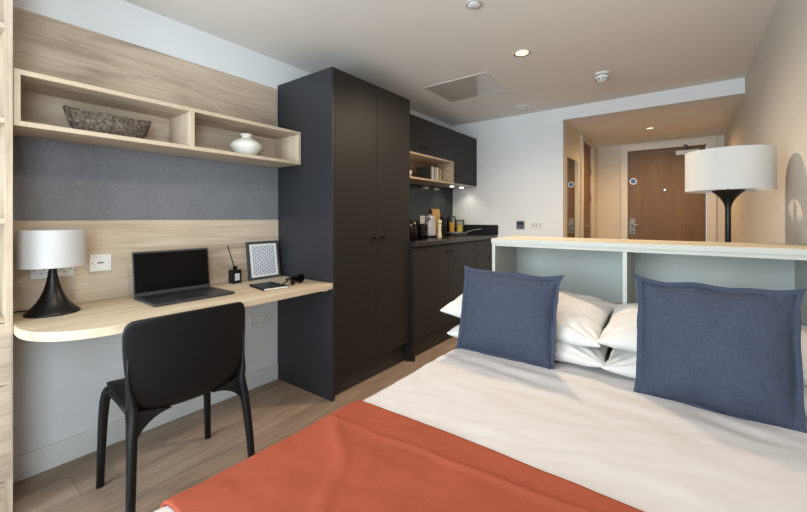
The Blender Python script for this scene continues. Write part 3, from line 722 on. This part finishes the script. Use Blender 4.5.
# far wall plates
t = thing('wall_switch', 'small dark control panel on the far wall right of the kitchen', 'control panel', (-1.49, YF, 1.12))
obj('face_plate', box(BM(), -1.545, -1.445, YF-.008, YF, 1.07, 1.17, .002), 'grey_plastic', t)
obj('display', box(BM(), -1.538, -1.452, YF-.0095, YF-.008, 1.077, 1.163), 'screw', t)
obj('display_strip', box(BM(), -1.533, -1.457, YF-.0105, YF-.0095, 1.125, 1.156), 'keys', t)
t = thing('wall_switch', 'pale double switch plate on the far wall beside the hall opening', 'light switch', (-1.315, YF, 1.12))
obj('face_plate', box(BM(), -1.39, -1.24, YF-.008, YF, 1.075, 1.165, .002), 'white_plastic', t)
for q in (-1.365, -1.325, -1.285): obj('rocker_switch', box(BM(), q, q+.022, YF-.011, YF-.008, 1.10, 1.14, .001), 'grey_plastic', t)

# ------------------------------------------------------------------ ceiling fittings
def downlight(name, lb, x, y, z, r, glow, grp=None):
    t = thing(name, lb, 'downlight', (x, y, z), 0)
    bm = lathe(BM(), [(r*.78, 0), (r, -.001), (r*1.05, -.003), (r*1.02, -.007), (r*.86, -.008), (r*.80, -.004)], n=48, cap=False); obj('trim_ring', bm, 'trim', t, True, smooth=50)
    bm = lathe(BM(), [(r*.81, -.0065), (r*.62, -.0015)], n=40, cap=False); obj('reflector', bm, 'bronze', t, True)
    bm = lathe(BM(), [(r*.66, -.003), (r*.66, -.0015)], n=40); obj('lamp_lens', bm, glow, t, True)
downlight('ceiling_downlight', 'lit recessed round downlight in the middle of the main ceiling', -.926, 2.651, ZC, .068, 'glow')
downlight('ceiling_downlight', 'added unseen downlight above the foot of the bed, in front of the desk', -.926, .55, ZC, .068, 'glow')  # extra fitting out of view, added to carry the warm beam
downlight('ceiling_downlight', 'small lit recessed downlight in the lower hall ceiling', -.316, 5.223, HZ, .050, 'glow_hall')
t = thing('smoke_alarm', 'round white smoke alarm hanging from the ceiling near the hall opening', 'smoke alarm', (-.535, 3.42, ZC))
obj('mounting_base', lathe(BM(), [(.056, 0), (.056, -.016), (.045, -.018)], n=36), 'white_plastic', t, True, smooth=50)
obj('alarm_ring', lathe(BM(), [(.045, -.018), (.045, -.026), (.048, -.026)], n=36), 'chrome', t, True, smooth=50)
obj('alarm_body', lathe(BM(), [(.052, -.026), (.053, -.040), (.046, -.052), (.030, -.066), (.012, -.072), (0, -.073)], n=36), 'white_plastic', t, True, smooth=50)
bm = BM()
for k in range(10):
    a = 2*PI*k/10; box(bm, .046*math.cos(a)-.005, .046*math.cos(a)+.005, .046*math.sin(a)-.005, .046*math.sin(a)+.005, -.056, -.046)
obj('sensor_slots', bm, 'screw', t, True)
t = thing('ceiling_vent', 'round white air vent in the ceiling corner near the kitchen', 'vent', (-1.385, 3.938, ZC))
obj('vent_ring', lathe(BM(), [(.066, 0), (.085, -.002), (.088, -.008), (.084, -.014), (.070, -.012), (.064, -.004)], n=40, cap=False), 'white_plastic', t, True, smooth=50)
obj('vent_disc', lathe(BM(), [(.012, 0), (.012, -.006), (.056, -.008), (.060, -.014), (.050, -.018), (0, -.019)], n=40), 'white_plastic', t, True, smooth=50)
obj('vent_throat', lathe(BM(), [(.060, -.0005), (.072, -.0005), (.072, -.003), (.060, -.003)], n=40), 'screw', t, True)
t = thing('sprinkler_cover', 'flat white round sprinkler cover on the ceiling at the top of the picture', 'sprinkler', (-.926, 1.886, ZC))
obj('cover_ring', lathe(BM(), [(.030, 0), (.047, -.001), (.048, -.005), (.044, -.006)], n=36, cap=False), 'white_plastic', t, True, smooth=50)
obj('cover_disc', lathe(BM(), [(.034, -.003), (.034, -.010), (.030, -.013), (0, -.014)], n=36), 'white_plastic', t, True, smooth=50)
t = thing('access_hatch', 'square flush access hatch in the ceiling above the kitchen', 'hatch', (-1.585, 3.09, ZC))
hx0, hx1, hy0, hy1 = -1.905, -1.265, 2.82, 3.36
bm = BM(); box(bm, hx0, hx1, hy0, hy0+.014, ZC-.003, ZC); box(bm, hx0, hx1, hy1-.014, hy1, ZC-.003, ZC); box(bm, hx0, hx0+.014, hy0+.014, hy1-.014, ZC-.003, ZC); box(bm, hx1-.014, hx1, hy0+.014, hy1-.014, ZC-.003, ZC)
obj('hatch_frame', bm, 'ceiling', t); obj('hatch_panel', box(BM(), hx0+.017, hx1-.017, hy0+.017, hy1-.017, ZC-.002, ZC), 'gloss_paint', t)

# ------------------------------------------------------------------ headboard shelf unit
HY0, HY1, HXL, HXR, HT = 2.01, 2.36, -.874, .408, 1.082
t = thing('headboard_shelf', 'pale open shelf unit with oak top standing behind the bed pillows', 'headboard', (-.23, 2.18, 0))
obj('top_board', box(BM(), HXL-.004, HXR, HY0-.004, HY1, HT-.022, HT, .001), 'white_board', t)
obj('top_veneer', box(BM(), HXL-.002, HXR, HY0-.002, HY1-.001, HT, HT+.002), 'cap_oak', t)
obj('upper_rail', box(BM(), HXL+.006, HXR, HY0+.004, HY1-.012, HT-.040, HT-.022, .001), 'white_board', t)
obj('side_panel', box(BM(), HXL, HXL+.018, HY0, HY1, 0, HT-.022, .001), 'white_board', t)
obj('side_panel', box(BM(), HXR-.018, HXR, HY0+.002, HY1, 0, HT-.040, .001), 'pale_board', t)
obj('back_panel', box(BM(), HXL+.018, HXR-.018, HY1-.012, HY1, 0, HT-.040), 'pale_board', t)
obj('divider', box(BM(), -.229, -.211, HY0+.001, HY1-.012, .74, HT-.040, .001), 'white_board', t)
obj('shelf_board', box(BM(), HXL+.018, HXR-.018, HY0+.006, HY1-.012, .72, .738, .001), 'pale_board', t)
obj('lower_panel', box(BM(), HXL+.018, HXR-.018, HY0+.004, HY0+.020, 0, .72), 'white_board', t)

# ------------------------------------------------------------------ bed
BX0, BX1, BY0, BY1 = -.865, .36, .03, 2.004
t = thing('bed', 'upholstered double bed base and mattress in front of the headboard shelf', 'bed', (-.25, 1.0, 0))
obj('bed_base', box(BM(), BX0+.01, BX1-.01, BY0+.01, BY1, .08, .30, .02, 3), 'bed_base', t)
obj('mattress', box(BM(), BX0, BX1, BY0, BY1, .30, .535, .035, 4), 'mattress', t)
for x in (BX0+.07, BX1-.07):
    for y in (BY0+.08, BY1-.1): obj('leg', lathe(BM(), [(.022, 0), (.028, .08)], x, y, 0, 20), 'black_metal', t)
def edge_map(s, lo, hi, r, drop):
    """arc-length style: s in [lo-drop, hi+drop] -> (coordinate, drop below top)"""
    def one(q):            # q = distance past the flat part
        if q < r*PI/2:
            a = q/r; return r*math.sin(a), r*(1-math.cos(a))
        return r, r+(q-r*PI/2)
    if s < lo+r: x, d = one(lo+r-s); return lo+r-x, d
    if s > hi-r: x, d = one(s-(hi-r)); return hi-r+x, d
    return s, 0
def cloth(name, mat, x0, x1, y0, y1, lo, hi, ylo, ztop, off, nx, ny, fn, thick, headflat=True, zmin=.12):
    bm = BM(); g = []
    for i in range(nx+1):
        row = []
        for j in range(ny+1):
            sx = x0+(x1-x0)*i/nx; sy = y0+(y1-y0)*j/ny
            sxx, syy = fn[1](sx, sy) if fn[1] else (sx, sy)
            x, dx = edge_map(sxx, lo-off, hi+off, .055+off, 0)
            y, dy = edge_map(syy, ylo-off, 9, .055+off, 0)
            z = ztop+off-max(dx, dy)-.35*min(dx, dy)
            h = fn[0](sx, sy)
            k = min(1, max(dx, dy)/.06)
            z += h*(1-k)
            if dx > .05: x += (-1 if x < (lo+hi)/2 else 0)*abs(h)*.8*k
            if dy > .05: y -= abs(h)*.8*k
            if x < lo+.12: x -= .035*max(0, 1-y/.9)*min(1, (lo+.12-x)/.1)
            z = max(z, zmin)
            row.append(bm.verts.new((x, y, z)))
        g.append(row)
    for a, b in zip(g, g[1:]):
        for j in range(ny): bm.faces.new((a[j], a[j+1], b[j+1], b[j]))
    o = obj(name, bm, mat, smooth=180)
    m = o.modifiers.new('s', 'SOLIDIFY'); m.thickness = thick; m.offset = -1
    return o
def n3(x, y, z=0): return noise.noise(Vector((x, y, z)))
def dh(x, y):
    h = .007*n3(x*2.2, y*2.2)+.004*n3(x*6+3, y*5)+.0018*n3(x*5+y*12, y*26-x*14, 5)+.0008*n3(x*30, y*34)
    h += .0035*abs(n3(x*4+7*y, y*9-x*3, 3))
    h += .006*math.exp(-((x+.25)/.5)**2)*math.exp(-((y-1.1)/.6)**2)
    # rows of soft creases near the pillows
    h += .004*math.sin(60*y+9*x+4*n3(x*3, y*3))*math.exp(-((y-1.42)/.12)**2)*(.5+n3(x*5, 1))
    return h
o = cloth('duvet', 'duvet', BX0-.27, BX1+.02, BY0-.25, 1.93, BX0-.025, BX1+.025, BY0-.02, .592, 0, 120, 150, (dh, None), .03)
tag(o, 'plain white duvet spread over the bed', 'duvet')
def th_(x, y):
    h = .45*dh(x, y)+.004*n3(x*5, y*7, 9)
    h += .007*max(0, 1-abs(y-.80-.10*(x+.4)-.02*n3(x*6, 4))/.018)*(.5 if x < -.65 else 1)*.7
    u = x*.8+y*.6; v = -x*.6+y*.8
    h += .006*math.exp(-((v-.62-.03*n3(u*5, 2))/.018)**2)*max(0, min(1, (-.2-x)*3))
    h += .005*math.exp(-((u+.18+.03*n3(v*5, 6))/.02)**2)
    return h
def thedge(x, y):
    k = (y-.30)/.60; y = y+.035*(1-k)
    return x, y+.012*n3(x*3, 5)*k-.02*max(0, (-.8-x))*k
o = cloth('bed_throw', 'throw', BX0-.24, BX1+.01, .30, .905, BX0-.025, BX1+.025, BY0-.02, .592, .010, 150, 90, (th_, thedge), .008)
tag(o, 'terracotta orange throw laid across the middle of the white duvet', 'throw')

def pillow(name, mat, w, h, th, flange, seed, c, right, up, lab, cat, grp, wr=.006, ear=.05, n=46, pinch=None, hem=None, sag=0, ep=2.0):
    if hem: ep = 7.0
    """soft pillow mesh; local x = right, y = up, z = towards the viewer"""
    bm = BM(); top = []; bot = []
    for i in range(n+1):
        rt, rb = [], []
        for j in range(n+1):
            u = -1+2*i/n; v = -1+2*j/n
            u = math.sin(u*PI/2)*.35+u*.65; v = math.sin(v*PI/2)*.35+v*.65
            x = w/2*u*(1-ear*(1-abs(v)**ep)); y = h/2*v*(1-ear*(1-abs(u)**ep))
            uu = min(1, abs(u)/(1-flange*2/w)) if flange else abs(u); vv = min(1, abs(v)/(1-flange*2/h)) if flange else abs(v)
            f = max(0, (1-uu**2.6))**.62*max(0, (1-vv**2.6))**.62
            wk = n3(x*9+seed*7, y*9, seed)*wr+n3(x*22+seed, y*22, seed+3)*wr*.45
            # radial creases at corners
            cr = math.hypot(1-abs(u), 1-abs(v)); ang = math.atan2(1-abs(v), 1-abs(u)+1e-6)
            wk += wr*1.2*math.sin(ang*14+seed+n3(u*4, v*4, seed)*2)*math.exp(-(cr/.38)**2)*(1-math.exp(-(cr/.12)**2))
            edge = .0022 if flange else .004
            zt = edge+th/2*f+wk*(.25+f); zb = -edge-th/2*f+wk*.3
            wob = (n3(x*14+seed*3, y*14, 8)*.010 if (flange and max(uu, vv) >= 1) else 0)
            x2 = x+(n3(y*12, seed, 1)*.006)*abs(u); y2 = y+(n3(x*12, seed, 2)*.006)*abs(v)-sag*abs(u)**3
            if pinch: x2 += pinch(u, v)[0]; y2 += pinch(u, v)[1]; wob += pinch(u, v)[2]
            rt.append(bm.verts.new((x2, y2, zt+wob)))
            on = i in (0, n) or j in (0, n)
            rb.append(rt[-1] if on else bm.verts.new((x2, y2, min(zb+wob, zt+wob-.002))))
        top.append(rt); bot.append(rb)
    for i in range(n):
        for j in range(n):
            f = bm.faces.new((top[i][j], top[i+1][j], top[i+1][j+1], top[i][j+1])); f.smooth = True
            q = (bot[i][j], bot[i][j+1], bot[i+1][j+1], bot[i+1][j])
            if len(set(q)) == 4:
                try: bm.faces.new(q).smooth = True
                except ValueError: pass
            if hem:
                u = max(abs(-1+2*(i+.5)/n), abs(-1+2*(j+.5)/n))
    R = Vector(right).normalized(); U = Vector(up).normalized(); U = (U-R*U.dot(R)).normalized(); Nn = R.cross(U)
    mt = Matrix.Translation(c) @ Matrix((R, U, Nn)).transposed().to_4x4()
    me = bpy.data.meshes.new(name); bm.to_mesh(me); bm.free(); me.materials.append(M[mat])
    if hem: pass
    o = bpy.data.objects.new(name, me); C.objects.link(o); o.matrix_world = mt
    m = o.modifiers.new('u', 'SUBSURF'); m.levels = 1; m.render_levels = 1
    tag(o, lab, cat, grp)
    if hem:
        # stitched seam line inside the flange, as a thin piping child
        hb = BM(); k = 40; a = 1-flange*2/w; b = 1-flange*2/h; pts = []
        for s_ in range(4*k):
            q = s_/k; e_ = int(q); r = -1+2*(q-e_)
            u, v = [(r, -1), (1, r), (-r, 1), (-1, -r)][e_]
            u *= a; v *= b
            x = w/2*u*(1-ear*(1-abs(v)**ep)); y = h/2*v*(1-ear*(1-abs(u)**ep)); pts.append((x+(n3(y*12, seed, 1)*.006)*abs(u), y+(n3(x*12, seed, 2)*.006)*abs(v)-sag*abs(u)**3, .004+n3(x*9+seed*7, y*9, seed)*wr*.25))
        pts.append(pts[0]); tube(hb, pts, .0028, 6); so = obj('seam', hb, hem, o, True)
    return o
# white pillows, two stacks of two
G = 'white bed pillows stacked against the headboard shelf'
pillow('bed_pillow', 'pillow', .70, .42, .13, 0, 1, (-.585, 1.80, .655), (1, 0, 0), (0, 1, .10), 'lower white pillow of the left stack, under the one poking past the bed edge', 'pillow', G, .010)
pillow('bed_pillow', 'pillow', .73, .44, .15, 0, 2, (-.615, 1.82, .762), (1, .0, -.05), (0, 1, .20), 'upper white pillow of the left stack, its corner poking out past the bed edge', 'pillow', G, .014)
pillow('bed_pillow', 'pillow', .66, .42, .13, 0, 3, (.075, 1.79, .652), (1, 0, 0), (0, 1, .10), 'lower white pillow of the right stack beside the wall', 'pillow', G, .010)
pillow('bed_pillow', 'pillow', .68, .44, .15, 0, 5, (.065, 1.82, .752), (1, .0, .0), (0, 1, .14), 'upper white pillow of the right stack beside the wall', 'pillow', G, .014)
# blue cushions
G2 = 'blue linen cushions standing on the duvet'
pillow('cushion', 'blue', .475, .41, .13, .022, 11, (-.628, 1.585, .772), (1, -.03, -.01), (-.05, .20, .95), 'slate blue linen cushion nearer the kitchen, left of the two on the bed', 'cushion', G2, .008, .075, hem='blue_hem')
pillow('cushion', 'blue', .445, .44, .14, .022, 17, (.070, 1.562, .781), (1, -.03, 0), (.02, .20, .97), 'slate blue linen cushion nearer the right wall on the bed', 'cushion', G2, .008, .075, hem='blue_hem')
